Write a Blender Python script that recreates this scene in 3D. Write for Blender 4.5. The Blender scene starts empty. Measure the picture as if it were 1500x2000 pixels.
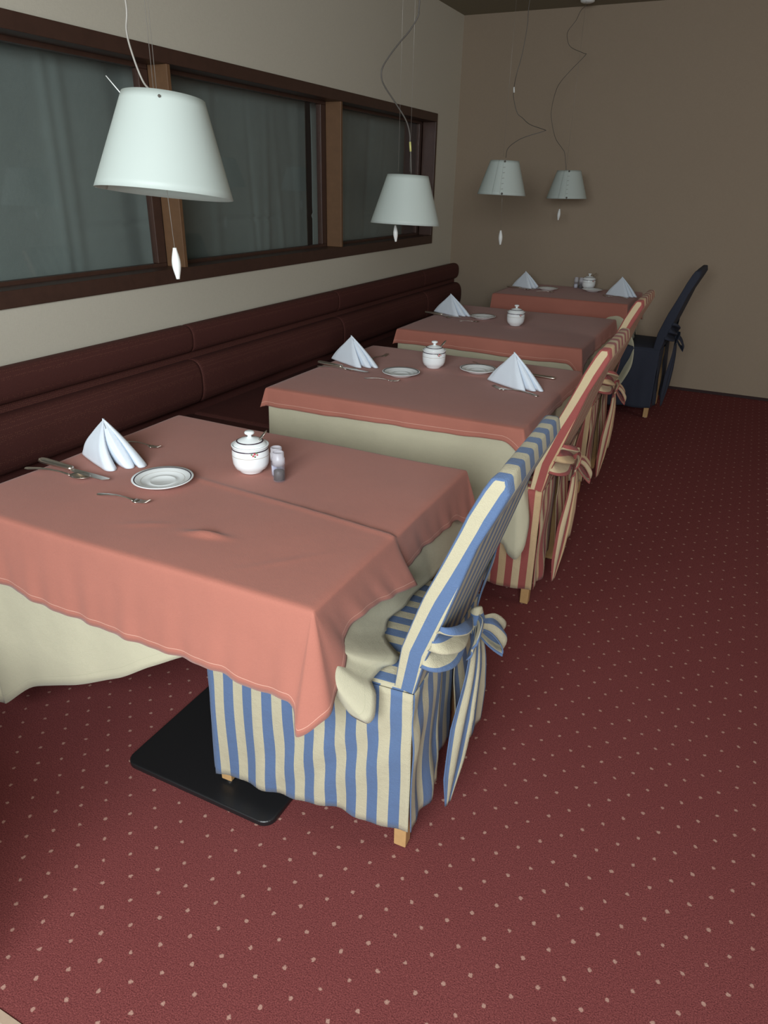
import bpy, bmesh, math, random
import numpy as np
from mathutils import Vector, Matrix
random.seed(7)
SC = bpy.context.scene
COL = SC.collection
PI = math.pi

# ------------------------------------------------------------------ camera
cam_d = bpy.data.cameras.new('camera'); cam = bpy.data.objects.new('camera', cam_d); COL.objects.link(cam)
cam_d.sensor_fit = 'HORIZONTAL'; cam_d.sensor_width = 36.0; cam_d.lens = 36.0*1371.986/1500
cam_d.clip_start = 0.02
right = Vector((0.89785178, 0.43976563, 0.02164188)); down = Vector((0.20415101, -0.37224998, -0.90540174)); fwd = Vector((-0.39010838, 0.81733478, -0.42400391))
mw = Matrix((( right.x, -down.x, -fwd.x, 2.40477354), (right.y, -down.y, -fwd.y, 0.0), (right.z, -down.z, -fwd.z, 1.52), (0, 0, 0, 1)))
cam.matrix_world = mw
SC.camera = cam
SC.view_settings.view_transform = 'Standard'; SC.view_settings.look = 'None'
SC.view_settings.gamma = 1.0; SC.view_settings.use_curve_mapping = False
SC.view_settings.exposure = 0.55

# ------------------------------------------------------------------ light
w = bpy.data.worlds.new('world'); SC.world = w; w.use_nodes = True
w.node_tree.nodes['Background'].inputs[0].default_value = (0.62, 0.80, 1.0, 1)
w.node_tree.nodes['Background'].inputs[1].default_value = 0.5
def area(name, loc, target, sx, sy, power, col):
    l = bpy.data.lights.new(name, 'AREA'); l.shape = 'RECTANGLE'; l.size = sx; l.size_y = sy; l.energy = power; l.color = col
    o = bpy.data.objects.new(name, l); COL.objects.link(o); o.location = loc
    o.rotation_euler = (Vector(target)-Vector(loc)).to_track_quat('-Z', 'Y').to_euler(); return o
area('daylight_rear_window', (2.5, -1.45, 1.95), (2.15, 0.75, 0.2), 2.2, 1.2, 112, (0.93, 0.98, 1.0))
area('side_fill_light', (5.85, 2.9, 1.75), (1.0, 5.2, 1.7), 1.6, 1.3, 19, (1.0, 0.96, 0.89))  # fill added from the right to lift the far end; wall_right has no window

# ------------------------------------------------------------------ helpers
def lk(o, parent=None):
    COL.objects.link(o)
    if parent is not None: o.parent = parent
    return o
def tag(o, label=None, cat=None, group=None, kind=None):
    if label: o['label'] = label
    if cat: o['category'] = cat
    if group: o['group'] = group
    if kind: o['kind'] = kind
    return o
def thing(name, label, cat, loc=(0, 0, 0), rz=0, group=None):
    o = bpy.data.objects.new(name, None); COL.objects.link(o); o.location = loc; o.rotation_euler = (0, 0, rz)
    o.empty_display_size = .1
    return tag(o, label, cat, group)
def mesh(name, verts, faces, mat, parent=None, smooth=True, uvs=None, mats=None, fm=None):
    me = bpy.data.meshes.new(name); me.from_pydata([tuple(v) for v in verts], [], faces)
    me.materials.append(mat)
    if mats:
        for m in mats: me.materials.append(m)
    if fm: me.polygons.foreach_set('material_index', fm)
    if smooth: me.polygons.foreach_set('use_smooth', [True]*len(me.polygons))
    if uvs is not None:
        uv = me.uv_layers.new(name='UVMap')
        flat = []
        for f in uvs:
            for c in f: flat += [c[0], c[1]]
        uv.data.foreach_set('uv', flat)
    me.update()
    return lk(bpy.data.objects.new(name, me), parent)
def merge(*parts):
    V, F = [], []
    for v, f in parts:
        k = len(V); V += list(v); F += [tuple(i+k for i in q) for q in f]
    return V, F
def box(x0, x1, y0, y1, z0, z1):
    v = [(x0, y0, z0), (x1, y0, z0), (x1, y1, z0), (x0, y1, z0), (x0, y0, z1), (x1, y0, z1), (x1, y1, z1), (x0, y1, z1)]
    return v, [(0, 3, 2, 1), (4, 5, 6, 7), (0, 1, 5, 4), (1, 2, 6, 5), (2, 3, 7, 6), (3, 0, 4, 7)]
def bevel(o, w=.005, s=3, ang=40):
    m = o.modifiers.new('bevel', 'BEVEL'); m.width = w; m.segments = s; m.limit_method = 'ANGLE'; m.angle_limit = math.radians(ang)
    return o
def solid(o, t=.002, off=0):
    m = o.modifiers.new('solid', 'SOLIDIFY'); m.thickness = t; m.offset = off; return o
def subd(o, n=1):
    m = o.modifiers.new('sub', 'SUBSURF'); m.levels = n; m.render_levels = n; return o
def lathe(prof, n=40):
    V = []; F = []
    for r, z in prof:
        for i in range(n):
            a = 2*PI*i/n; V.append((r*math.cos(a), r*math.sin(a), z))
    for j in range(len(prof)-1):
        for i in range(n):
            k = (i+1) % n; F.append((j*n+i, j*n+k, (j+1)*n+k, (j+1)*n+i))
    return V, F
def tube(pts, r, n=8, cap=True):
    pts = [Vector(p) for p in pts]; V = []; F = []; m = len(pts)
    rr = r if isinstance(r, (list, tuple)) else [r]*m
    up = Vector((0.123, 0.45, .88)).normalized()
    for i, p in enumerate(pts):
        t = (pts[min(i+1, m-1)]-pts[max(i-1, 0)]).normalized()
        a = t.cross(up)
        if a.length < 1e-3: a = t.cross(Vector((1, 0, 0)))
        a.normalize(); b = t.cross(a); 
        for k in range(n):
            c = 2*PI*k/n; V.append(tuple(p+(a*math.cos(c)+b*math.sin(c))*rr[i]))
    for i in range(m-1):
        for k in range(n):
            q = (k+1) % n; F.append((i*n+k, i*n+q, (i+1)*n+q, (i+1)*n+k))
    if cap: F.append(tuple(range(n))[::-1]); F.append(tuple((m-1)*n+k for k in range(n)))
    return V, F
def cr(ctrl, n):
    """catmull rom through ctrl, n samples per span"""
    P = [np.array(c, float) for c in ctrl]; P = [2*P[0]-P[1]]+P+[2*P[-1]-P[-2]]; out = []
    for i in range(1, len(P)-2):
        for k in range(n):
            t = k/n; a, b, c, d = P[i-1:i+3]
            out.append(.5*((2*b)+(c-a)*t+(2*a-5*b+4*c-d)*t*t+(3*b-a-3*c+d)*t**3))
    out.append(P[-2]); return out
def copy_tree(o, parent=None):
    c = o.copy(); COL.objects.link(c)
    if parent is not None: c.parent = parent
    for ch in list(o.children): copy_tree(ch, c)
    return c

# ------------------------------------------------------------------ materials
def newmat(name):
    m = bpy.data.materials.new(name); m.use_nodes = True; return m, m.node_tree.nodes, m.node_tree.links
def nd(N, t, **k):
    n = N.new(t)
    for a, b in k.items(): setattr(n, a, b)
    return n
def math_(N, L, op, a, b=None, c=None):
    n = N.new('ShaderNodeMath'); n.operation = op
    for i, v in enumerate((a, b, c)):
        if v is None: continue
        if isinstance(v, (int, float)): n.inputs[i].default_value = v
        else: L.new(v, n.inputs[i])
    return n.outputs[0]
def mix(N, L, f, a, b):
    n = N.new('ShaderNodeMix'); n.data_type = 'RGBA'
    if isinstance(f, (int, float)): n.inputs[0].default_value = f
    else: L.new(f, n.inputs[0])
    for i, v in ((6, a), (7, b)):
        if isinstance(v, tuple): n.inputs[i].default_value = (*v, 1)
        else: L.new(v, n.inputs[i])
    return n.outputs[2]
def noise(N, L, scale, detail=3, vec=None, rough=.6):
    n = N.new('ShaderNodeTexNoise'); n.inputs['Scale'].default_value = scale; n.inputs['Detail'].default_value = detail; n.inputs['Roughness'].default_value = rough
    if vec is not None: L.new(vec, n.inputs['Vector'])
    return n.outputs[0]
def bump(N, L, h, strength, dist, bsdf):
    b = N.new('ShaderNodeBump'); b.inputs['Strength'].default_value = strength; b.inputs['Distance'].default_value = dist
    L.new(h, b.inputs['Height']); L.new(b.outputs[0], bsdf.inputs['Normal'])
def simple(name, col, rough=.6, metal=0, nscale=60, nvar=.12, bstr=.15, bdist=.001, spec=.5, sheen=0):
    m, N, L = newmat(name); B = N['Principled BSDF']
    tc = nd(N, 'ShaderNodeTexCoord'); f = noise(N, L, nscale, 3, tc.outputs['Object'])
    dark = tuple(c*(1-nvar) for c in col); lite = tuple(min(1, c*(1+nvar)) for c in col)
    L.new(mix(N, L, f, dark, lite), B.inputs['Base Color'])
    B.inputs['Roughness'].default_value = rough; B.inputs['Metallic'].default_value = metal
    B.inputs['Specular IOR Level'].default_value = spec
    if sheen: B.inputs['Sheen Weight'].default_value = sheen; B.inputs['Sheen Roughness'].default_value = .5
    if bstr: bump(N, L, f, bstr, bdist, B)
    return m
def weave(N, L, vec, s):
    """woven thread height"""
    sep = nd(N, 'ShaderNodeSeparateXYZ'); L.new(vec, sep.inputs[0])
    a = math_(N, L, 'SINE', math_(N, L, 'MULTIPLY', sep.outputs[0], s)); b = math_(N, L, 'SINE', math_(N, L, 'MULTIPLY', sep.outputs[1], s))
    c = math_(N, L, 'SINE', math_(N, L, 'MULTIPLY', sep.outputs[2], s))
    return math_(N, L, 'ADD', math_(N, L, 'ADD', a, b), c)
def cloth(name, col, hemcol=None, hem=.018, var=.08, rough=.85, trans=0, blotch=.0):
    m, N, L = newmat(name); B = N['Principled BSDF']; tc = nd(N, 'ShaderNodeTexCoord')
    f = noise(N, L, 9, 4, tc.outputs['Object']); g = noise(N, L, 500, 2, tc.outputs['Object'])
    c = mix(N, L, f, tuple(x*(1-var) for x in col), tuple(x*(1+var) for x in col))
    c = mix(N, L, math_(N, L, 'MULTIPLY', g, .25), c, tuple(x*.7 for x in col))
    if hemcol:
        uv = nd(N, 'ShaderNodeUVMap'); sp = nd(N, 'ShaderNodeSeparateXYZ'); L.new(uv.outputs[0], sp.inputs[0])
        d = math_(N, L, 'ABSOLUTE', math_(N, L, 'SUBTRACT', sp.outputs[1], hem))
        k = math_(N, L, 'MULTIPLY', math_(N, L, 'LESS_THAN', d, .0009), .6)
        c = mix(N, L, k, c, hemcol)
    L.new(c, B.inputs['Base Color']); B.inputs['Roughness'].default_value = rough; B.inputs['Specular IOR Level'].default_value = .25
    B.inputs['Sheen Weight'].default_value = .15
    b = math_(N, L, 'ADD', g, math_(N, L, 'MULTIPLY', noise(N, L, 22, 3, tc.outputs['Object']), 1.6))
    bump(N, L, b, .45, .0022 if trans else .0013, B)
    if trans:
        t = nd(N, 'ShaderNodeBsdfTranslucent'); L.new(c, t.inputs[0]); mx = nd(N, 'ShaderNodeMixShader'); mx.inputs[0].default_value = trans
        L.new(B.outputs[0], mx.inputs[1]); L.new(t.outputs[0], mx.inputs[2]); L.new(mx.outputs[0], N['Material Output'].inputs[0])
    return m
def stripes(name, ca, cb, period=.056, duty=.5, off=0.0, tint=None):
    m, N, L = newmat(name); B = N['Principled BSDF']; tc = nd(N, 'ShaderNodeTexCoord')
    uv = nd(N, 'ShaderNodeUVMap'); sp = nd(N, 'ShaderNodeSeparateXYZ'); L.new(uv.outputs[0], sp.inputs[0])
    ph = math_(N, L, 'FRACT', math_(N, L, 'ADD', math_(N, L, 'DIVIDE', sp.outputs[0], period), 50.0+off))
    k = math_(N, L, 'LESS_THAN', ph, duty)
    if tint:   # alternate cream stripes carry a second tone
        ph2 = math_(N, L, 'FRACT', math_(N, L, 'ADD', math_(N, L, 'DIVIDE', sp.outputs[0], period*2), 25.0+off/2))
        cbb = mix(N, L, math_(N, L, 'LESS_THAN', ph2, .5), cb, tint)
    else: cbb = cb
    c = mix(N, L, k, cbb, ca)
    g = noise(N, L, 420, 2, tc.outputs['Object'])
    c = mix(N, L, math_(N, L, 'MULTIPLY', g, .2), c, mix(N, L, k, tuple(x*.75 for x in cb), tuple(x*.75 for x in ca)))
    L.new(c, B.inputs['Base Color']); B.inputs['Roughness'].default_value = .8; B.inputs['Specular IOR Level'].default_value = .3
    B.inputs['Sheen Weight'].default_value = .1
    b = math_(N, L, 'ADD', g, math_(N, L, 'MULTIPLY', noise(N, L, 14, 3, tc.outputs['Object']), 3.5))
    bump(N, L, b, .5, .0035, B)
    return m
def wallpaper(name, col, var=.06):
    m, N, L = newmat(name); B = N['Principled BSDF']; tc = nd(N, 'ShaderNodeTexCoord')
    mp = nd(N, 'ShaderNodeMapping'); L.new(tc.outputs['Object'], mp.inputs[0]); mp.inputs['Scale'].default_value = (40, 40, 420)
    mp2 = nd(N, 'ShaderNodeMapping'); L.new(tc.outputs['Object'], mp2.inputs[0]); mp2.inputs['Scale'].default_value = (420, 420, 40)
    a = noise(N, L, 1, 2, mp.outputs[0]); b = noise(N, L, 1, 2, mp2.outputs[0])
    h = math_(N, L, 'ADD', a, b); big = noise(N, L, 1.3, 2, tc.outputs['Object'])
    c = mix(N, L, math_(N, L, 'MULTIPLY', h, .5), tuple(x*(1-var*2.2) for x in col), tuple(x*(1+var*2.2) for x in col))
    c = mix(N, L, math_(N, L, 'MULTIPLY', big, .3), c, tuple(x*.85 for x in col))
    L.new(c, B.inputs['Base Color']); B.inputs['Roughness'].default_value = .9; B.inputs['Specular IOR Level'].default_value = .2
    bump(N, L, h, .4, .001, B); return m
def carpet_mat(name):
    m, N, L = newmat(name); B = N['Principled BSDF']; tc = nd(N, 'ShaderNodeTexCoord')
    sp = nd(N, 'ShaderNodeSeparateXYZ')
    # jitter the lookup a little so the dots are tufty
    nv = nd(N, 'ShaderNodeTexNoise'); nv.inputs['Scale'].default_value = 160; L.new(tc.outputs['Object'], nv.inputs['Vector'])
    vm = nd(N, 'ShaderNodeVectorMath', operation='MULTIPLY_ADD'); L.new(nv.outputs['Color'], vm.inputs[0]); vm.inputs[1].default_value = (.008, .008, 0); L.new(tc.outputs['Object'], vm.inputs[2])
    L.new(vm.outputs[0], sp.inputs[0])
    # lattice vectors (0.045,0.043) and (0.045,-0.0462)
    x = math_(N, L, 'SUBTRACT', sp.outputs[0], 2.0985+.004); y = math_(N, L, 'SUBTRACT', sp.outputs[1], 1.2949+.004)
    det = .045*-.0462-.045*.043
    i = math_(N, L, 'DIVIDE', math_(N, L, 'SUBTRACT', math_(N, L, 'MULTIPLY', x, -.0462), math_(N, L, 'MULTIPLY', y, .045)), det)
    j = math_(N, L, 'DIVIDE', math_(N, L, 'SUBTRACT', math_(N, L, 'MULTIPLY', y, .045), math_(N, L, 'MULTIPLY', x, .043)), det)
    fi = math_(N, L, 'SUBTRACT', math_(N, L, 'FRACT', math_(N, L, 'ADD', i, 200.5)), .5)
    fj = math_(N, L, 'SUBTRACT', math_(N, L, 'FRACT', math_(N, L, 'ADD', j, 200.5)), .5)
    d = math_(N, L, 'SQRT', math_(N, L, 'ADD', math_(N, L, 'MULTIPLY', fi, fi), math_(N, L, 'MULTIPLY', fj, fj)))
    r = nd(N, 'ShaderNodeMapRange'); r.inputs[1].default_value = .085; r.inputs[2].default_value = .055; L.new(d, r.inputs[0])
    g = noise(N, L, 330, 3, tc.outputs['Object'], .7); g2 = noise(N, L, 90, 3, tc.outputs['Object']); big = noise(N, L, 3.5, 3, tc.outputs['Object'])
    cr_ = nd(N, 'ShaderNodeValToRGB'); L.new(g, cr_.inputs[0])
    cr_.color_ramp.elements[0].position = .3; cr_.color_ramp.elements[0].color = (*CARPET_DARK, 1)
    cr_.color_ramp.elements[1].position = .72; cr_.color_ramp.elements[1].color = (*CARPET_LITE, 1)
    c = mix(N, L, math_(N, L, 'MULTIPLY', g2, .35), cr_.outputs[0], CARPET_DARK)
    c = mix(N, L, math_(N, L, 'MULTIPLY', big, .35), c, tuple(v*.75 for v in CARPET_MID))
    c = mix(N, L, math_(N, L, 'MULTIPLY', r.outputs[0], .85), c, (.50, .30, .24))
    L.new(c, B.inputs['Base Color']); B.inputs['Roughness'].default_value = 1; B.inputs['Specular IOR Level'].default_value = .1
    bump(N, L, g, .8, .004, B); return m
CARPET_DARK = (.080, .016, .017); CARPET_MID = (.20, .044, .045); CARPET_LITE = (.40, .118, .112)

M = {}
M['carpet'] = carpet_mat('carpet')
M['wall_left'] = wallpaper('wallpaper_beige', (.62, .585, .49))
M['wall_back'] = wallpaper('wallpaper_taupe', (.34, .27, .20))
M['ceiling'] = wallpaper('ceiling_paint', (.27, .245, .18))
M['wood_dark'] = simple('mahogany', (.060, .028, .019), .45, nscale=25, nvar=.3, bstr=.1)
M['wood_lit'] = simple('mahogany_lit', (.17, .088, .042), .5, nscale=25, nvar=.2, bstr=.1)  # window mahogany again, with the rear daylight's brightness put into its colour
M['wood_leg'] = simple('beech', (.50, .30, .13), .45, nscale=40, nvar=.15)
M['pink'] = cloth('pink_linen', (.41, .152, .112), (.70, .42, .33), .018)
M['cream'] = cloth('cream_linen', (.60, .56, .405), (.5, .48, .33), .03, trans=.12)
M['napkin'] = cloth('white_napkin', (.78, .86, .95), None, var=.03)
M['blue'] = stripes('blue_cream_stripe', (.092, .148, .275), (.46, .415, .29))
M['red'] = stripes('red_tan_stripe', (.34, .085, .075), (.56, .39, .22), tint=(.60, .48, .30))
M['navy'] = simple('navy_cloth', (.026, .031, .050), .9, nscale=500, nvar=.4, bstr=.4)
def bench_mat():
    m, N, L = newmat('bench_cloth'); B = N['Principled BSDF']; tc = nd(N, 'ShaderNodeTexCoord')
    v = nd(N, 'ShaderNodeTexVoronoi'); v.inputs['Scale'].default_value = 130; v.inputs['Randomness'].default_value = .35; L.new(tc.outputs['Object'], v.inputs['Vector'])
    k = math_(N, L, 'LESS_THAN', v.outputs['Distance'], .22); g = noise(N, L, 300, 2, tc.outputs['Object'])
    c = mix(N, L, g, (.060, .018, .015), (.100, .030, .025)); c = mix(N, L, math_(N, L, 'MULTIPLY', k, .35), c, (.30, .13, .08))
    L.new(c, B.inputs['Base Color']); B.inputs['Roughness'].default_value = .8; B.inputs['Specular IOR Level'].default_value = .3; bump(N, L, g, .3, .001, B); return m
M['bench'] = bench_mat()
M['black'] = simple('black_metal', (.012, .012, .013), .38, nscale=200, nvar=.1, bstr=.1)
M['porcelain'] = simple('porcelain', (.88, .92, .93), .12, nscale=3, nvar=.02, bstr=0)
M['band'] = simple('band_glaze', (.05, .03, .05), .2, nscale=3, nvar=.02, bstr=0)
M['fine'] = simple('gold_line', (.35, .27, .2), .3, nscale=3, nvar=.02, bstr=0)
M['steel'] = simple('cutlery_steel', (.70, .64, .57), .34, 1, nscale=30, nvar=.05, bstr=0)
M['edge'] = simple('edge_strip', (.03, .012, .012), .8)
M['cord_light'] = simple('cord_clear', (.30, .28, .25), .4, nscale=20, nvar=.05, bstr=0)
M['cord'] = simple('cord_grey', (.09, .08, .07), .45, nscale=20, nvar=.05, bstr=0)
M['wire'] = simple('suspension_wire', (.35, .33, .30), .4, .5, nscale=20, nvar=.05, bstr=0)
M['white'] = simple('white_plastic', (.78, .80, .78), .4, nscale=20, nvar=.03, bstr=0)
M['yellow'] = simple('yellow_tape', (.62, .60, .22), .5, nscale=20, nvar=.03, bstr=0)
M['tile'] = simple('pale_floor', (.42, .44, .40), .5, nscale=200, nvar=.2, bstr=.1)
M['trim'] = simple('trim_strip', (.40, .30, .22), .4, nscale=80, nvar=.15, bstr=.1)
M['curtain'] = cloth('curtain_sheet', (.23, .29, .275), None, var=.10, trans=.15)
M['void'] = simple('dark_void', (.01, .012, .02), .9, bstr=0)
M['flower'] = simple('flower_print', (.55, .12, .14), .3, bstr=0)
M['leaf'] = simple('leaf_print', (.12, .22, .10), .3, bstr=0)
M['pepper'] = simple('peppercorns', (.05, .035, .025), .6, nscale=400, nvar=.9, bstr=.4)
M['salt'] = simple('salt_grains', (.75, .75, .75), .6, nscale=400, nvar=.1, bstr=.4)
def shade_mat():
    m, N, L = newmat('shade_white'); B = N['Principled BSDF']; B.inputs['Base Color'].default_value = (.66, .735, .70, 1); B.inputs['Roughness'].default_value = .5
    tc = nd(N, 'ShaderNodeTexCoord'); f = noise(N, L, 180, 2, tc.outputs['Object']); bump(N, L, f, .1, .0005, B)
    t = nd(N, 'ShaderNodeBsdfTranslucent'); t.inputs[0].default_value = (.66, .735, .70, 1); mx = nd(N, 'ShaderNodeMixShader'); mx.inputs[0].default_value = .3
    L.new(B.outputs[0], mx.inputs[1]); L.new(t.outputs[0], mx.inputs[2]); L.new(mx.outputs[0], N['Material Output'].inputs[0]); return m
M['shade'] = shade_mat()
def clear(name, col, rough, tr):
    m, N, L = newmat(name); B = N['Principled BSDF']; B.inputs['Base Color'].default_value = (*col, 1); B.inputs['Roughness'].default_value = rough
    t = nd(N, 'ShaderNodeBsdfTransparent'); t.inputs[0].default_value = (.95, .96, 1, 1); mx = nd(N, 'ShaderNodeMixShader'); mx.inputs[0].default_value = tr
    L.new(B.outputs[0], mx.inputs[1]); L.new(t.outputs[0], mx.inputs[2]); L.new(mx.outputs[0], N['Material Output'].inputs[0]); return m
M['clear'] = clear('clear_plastic', (.85, .84, .88), .08, .93)
M['frost'] = clear('frosted_plastic', (.75, .74, .78), .25, .55)
def glass_mat():
    m, N, L = newmat('window_glass'); g = nd(N, 'ShaderNodeBsdfGlossy'); g.inputs['Roughness'].default_value = .03
    t = nd(N, 'ShaderNodeBsdfTransparent'); fr = nd(N, 'ShaderNodeLayerWeight'); fr.inputs[0].default_value = .5
    mx = nd(N, 'ShaderNodeMixShader'); L.new(math_(N, L, 'ADD', math_(N, L, 'MULTIPLY', math_(N, L, 'POWER', fr.outputs['Facing'], 5), .9), .03), mx.inputs[0]); L.new(t.outputs[0], mx.inputs[1]); L.new(g.outputs[0], mx.inputs[2])
    L.new(mx.outputs[0], N['Material Output'].inputs[0]); return m
M['glass'] = glass_mat()

# ------------------------------------------------------------------ room shell
CZ = 2.738; YB = 6.302; XR = 6.0; YR = -2.6
S = dict(kind='structure')
def struct(name, vf, mat, parent=None, smooth=False):
    o = mesh(name, vf[0], vf[1], mat, parent, smooth)
    if parent is None: o['kind'] = 'structure'
    return o
struct('floor', box(0, XR, .442, YB, -.05, 0), M['carpet'])
struct('trim_1', box(0, XR, .425, .442, -.05, .003), M['trim'])
struct('floor_tile', box(0, XR, YR, .425, -.05, -.002), M['tile'])
struct('ceiling', box(-.25, XR+.1, YR-.1, YB+.1, CZ, CZ+.08), M['ceiling'])
struct('wall_back', box(-.25, XR+.1, YB, YB+.1, -.05, CZ), M['wall_back'])
struct('wall_right', box(XR, XR+.1, YR-.1, YB, -.05, CZ), M['wall_back'])
# left wall with the long borrowed window (opening z 1.09..2.0, y -1.1..5.80)
OZ0, OZ1, OY0, OY1 = 1.10, 1.99, -1.0, 5.80
struct('wall_left', merge(box(-.25, 0, YR-.1, YB, -.05, OZ0), box(-.25, 0, YR-.1, YB, OZ1, CZ), box(-.25, 0, YR-.1, OY0, OZ0, OZ1), box(-.25, 0, OY1, YB, OZ0, OZ1)), M['wall_left'])
# rear wall with the daylight window
struct('wall_rear', merge(box(0, XR, YR-.1, YR, -.05, .5), box(0, XR, YR-.1, YR, 2.4, CZ), box(0, 1.2, YR-.1, YR, .5, 2.4), box(4.6, XR, YR-.1, YR, .5, 2.4)), M['wall_back'])
struct('baseboard_back', box(1.2, XR, YB-.008, YB, 0, .022), M['edge'])
# unseen partition left of the camera, shaped to shade the carpet and hem
struct('shade_partition', merge(box(0, .92, .25, .33, .62, 1.25), box(0, 1.32, .25, .33, 0, .62)), M['wall_left'])

# window: outer boards, mullion boards, recessed sashes, panes
fr = struct('window_1', merge(box(-.10, .012, OY0, 5.822, 1.962, 2.02), box(-.10, .012, OY0, 5.822, 1.072, 1.135),
                              box(-.10, .012, 5.79, 5.822, 1.135, 1.962)), M['wood_dark'])
bevel(fr, .003, 2)
mesh('reveal_lining', *merge(box(-.25, -.10, 5.775, 5.80, 1.10, 1.99), box(-.25, -.135, OY0, 5.80, 1.10, 1.115), box(-.25, -.135, OY0, 5.80, 1.975, 1.99)), M['wood_dark'], fr, False)
for ym in (2.778, 4.300, 1.256, -.266):
    o = mesh('mullion', *box(-.10, .008, ym-.022, ym, 1.135, 1.962), M['wood_lit'], fr, False); bevel(o, .002, 2)
bays = [(-.266, 1.234), (1.256, 2.756), (2.778, 4.278), (4.300, 5.79)]
for a, b in bays:
    o = mesh('sash_frame', *merge(box(-.135, -.10, a, b, 1.125, 1.15), box(-.135, -.10, a, b, 1.945, 1.97), box(-.135, -.10, a, a+.02, 1.15, 1.945), box(-.135, -.10, b-.058, b, 1.15, 1.945)), M['wood_dark'], fr, False); bevel(o, .003, 2)
    mesh('window_pane', *box(-.121, -.118, a+.02, b-.058, 1.15, 1.945), M['glass'], fr, False)
struct('wall_recess', box(-.62, -.60, -1.4, 6.2, .9, 2.2), M['void'])
struct('ceiling_recess', merge(box(-.62, -.25, -1.4, 6.2, 2.2, 2.22), box(-.62, -.25, -1.4, 6.2, .88, .9), box(-.62, -.25, 6.2, 6.22, .88, 2.22), box(-.62, -.25, -1.42, -1.4, .88, 2.22)), M['void'])
def curtain(y0, y1, seed, label, xc=-.29):
    rnd = random.Random(seed); ny = int((y1-y0)/.012); nz = 60; V = []; F = []; 
    folds = [(rnd.uniform(y0, y1), rnd.uniform(.02, .08), rnd.uniform(-.012, .012), rnd.uniform(-.25, .25), rnd.uniform(0, 1)) for _ in range(int((y1-y0)*8))]
    for j in range(nz+1):
        z = .98+1.10*j/nz
        for i in range(ny+1):
            y = y0+(y1-y0)*i/ny; d = .004*math.sin(y*9+seed)
            for c, wd, am, sl, zt in folds:
                yy = (y-c-sl*(z-1.5)*.5)/wd
                fall = 1 if zt < .5 else max(0, min(1, (2.05-z)/.8))
                d += am*math.exp(-yy*yy)*fall
            d += -.010*math.exp(-((z-1.315-.006*math.sin(y*5+seed))/.006)**2)+.004*math.exp(-((z-1.335)/.01)**2)
            V.append((xc+d, y, z))
    for j in range(nz):
        for i in range(ny):
            a = j*(ny+1)+i; F.append((a, a+1, a+ny+2, a+ny+1))
    o = mesh('curtain', V, F, M['curtain']); solid(o, .002)
    return tag(o, label, 'curtain', 'grey sheets hung behind the long window')
curtain(1.22, 2.90, 3, 'grey sheet hung behind the leftmost window pane, behind the nearest lamp')
curtain(2.91, 4.35, 5, 'grey sheet with hanging folds behind the middle window pane, dark gap at its right edge')
curtain(4.415, 6.15, 9, 'grey sheet behind the rightmost narrow-looking window pane near the corner')

# ------------------------------------------------------------------ bench
bn = thing('upholstered_bench', 'long maroon upholstered wall bench with two padded back rolls, running under the window', 'bench', (0, 0, 0))
def extr(prof, y0, y1, puff=.012, n=10):
    """closed profile (x,z) along y, pinched a little at the ends"""
    ys = [y0]+[y0+puff*k for k in (.3, 1, 2)]+[y0+(y1-y0)*k/n for k in range(1, n)]+[y1-puff*k for k in (2, 1, .3)]+[y1]
    sc = [.90, .96, .99, 1]+[1]*(n-1)+[1, .99, .96, .90]; sc[4] = 1
    sc = [.88, .955, .99, 1.0]+[1.0]*(n-1)+[1.0, .99, .955, .88][0:0]
    ys = [y0, y0+puff*.3, y0+puff, y0+2*puff]+[y0+(y1-y0)*k/n for k in range(1, n)]+[y1-2*puff, y1-puff, y1-puff*.3, y1]
    sc = [.88, .955, .99, 1]+[1]*(n-1)+[1, .99, .955, .88]
    cx = sum(p[0] for p in prof)/len(prof); cz = sum(p[1] for p in prof)/len(prof); V = []; F = []; m = len(prof)
    for y, s in zip(ys, sc):
        for x, z in prof: V.append((cx+(x-cx)*s, y, cz+(z-cz)*s))
    for i in range(len(ys)-1):
        for k in range(m):
            q = (k+1) % m; F.append((i*m+k, i*m+q, (i+1)*m+q, (i+1)*m+k))
    F.append(tuple(range(m))); F.append(tuple((len(ys)-1)*m+k for k in range(m))[::-1]); return V, F
def roll(x0, x1, z0, z1, n=18, p=2.6):
    cx, cz, a, b = (x0+x1)/2, (z0+z1)/2, (x1-x0)/2, (z1-z0)/2; out = []
    for k in range(n*2):
        t = 2*PI*k/(n*2); c, s = math.cos(t), math.sin(t)
        out.append((cx+a*math.copysign(abs(c)**(2/p), c), cz+b*math.copysign(abs(s)**(2/p), s)))
    return out
secs = [(.335, 1.215), (1.215, 2.665), (2.665, 4.09), (4.09, 5.5), (5.5, 6.285)]
for a, b in secs:
    mesh('upper_roll', *extr(roll(.002, .098, .752, .884), a, b), M['bench'], bn)
    mesh('lower_roll', *extr(roll(.002, .135, .505, .722), a, b), M['bench'], bn)
    o = mesh('seat_cushion', *box(.03, .615, a+.002, b-.002, .335, .45), M['bench'], bn, True); bevel(o, .03, 4)
mesh('piping_strip', *box(0.002, .055, .335, 6.285, .70, .77), M['bench'], bn, False)
bevel(mesh('plinth', *box(.02, .55, .335, 6.28, 0, .335), M['bench'], bn, False), .004, 2)
mesh('back_board', *box(.002, .05, .335, 6.28, .335, .86), M['bench'], bn, False)

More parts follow.
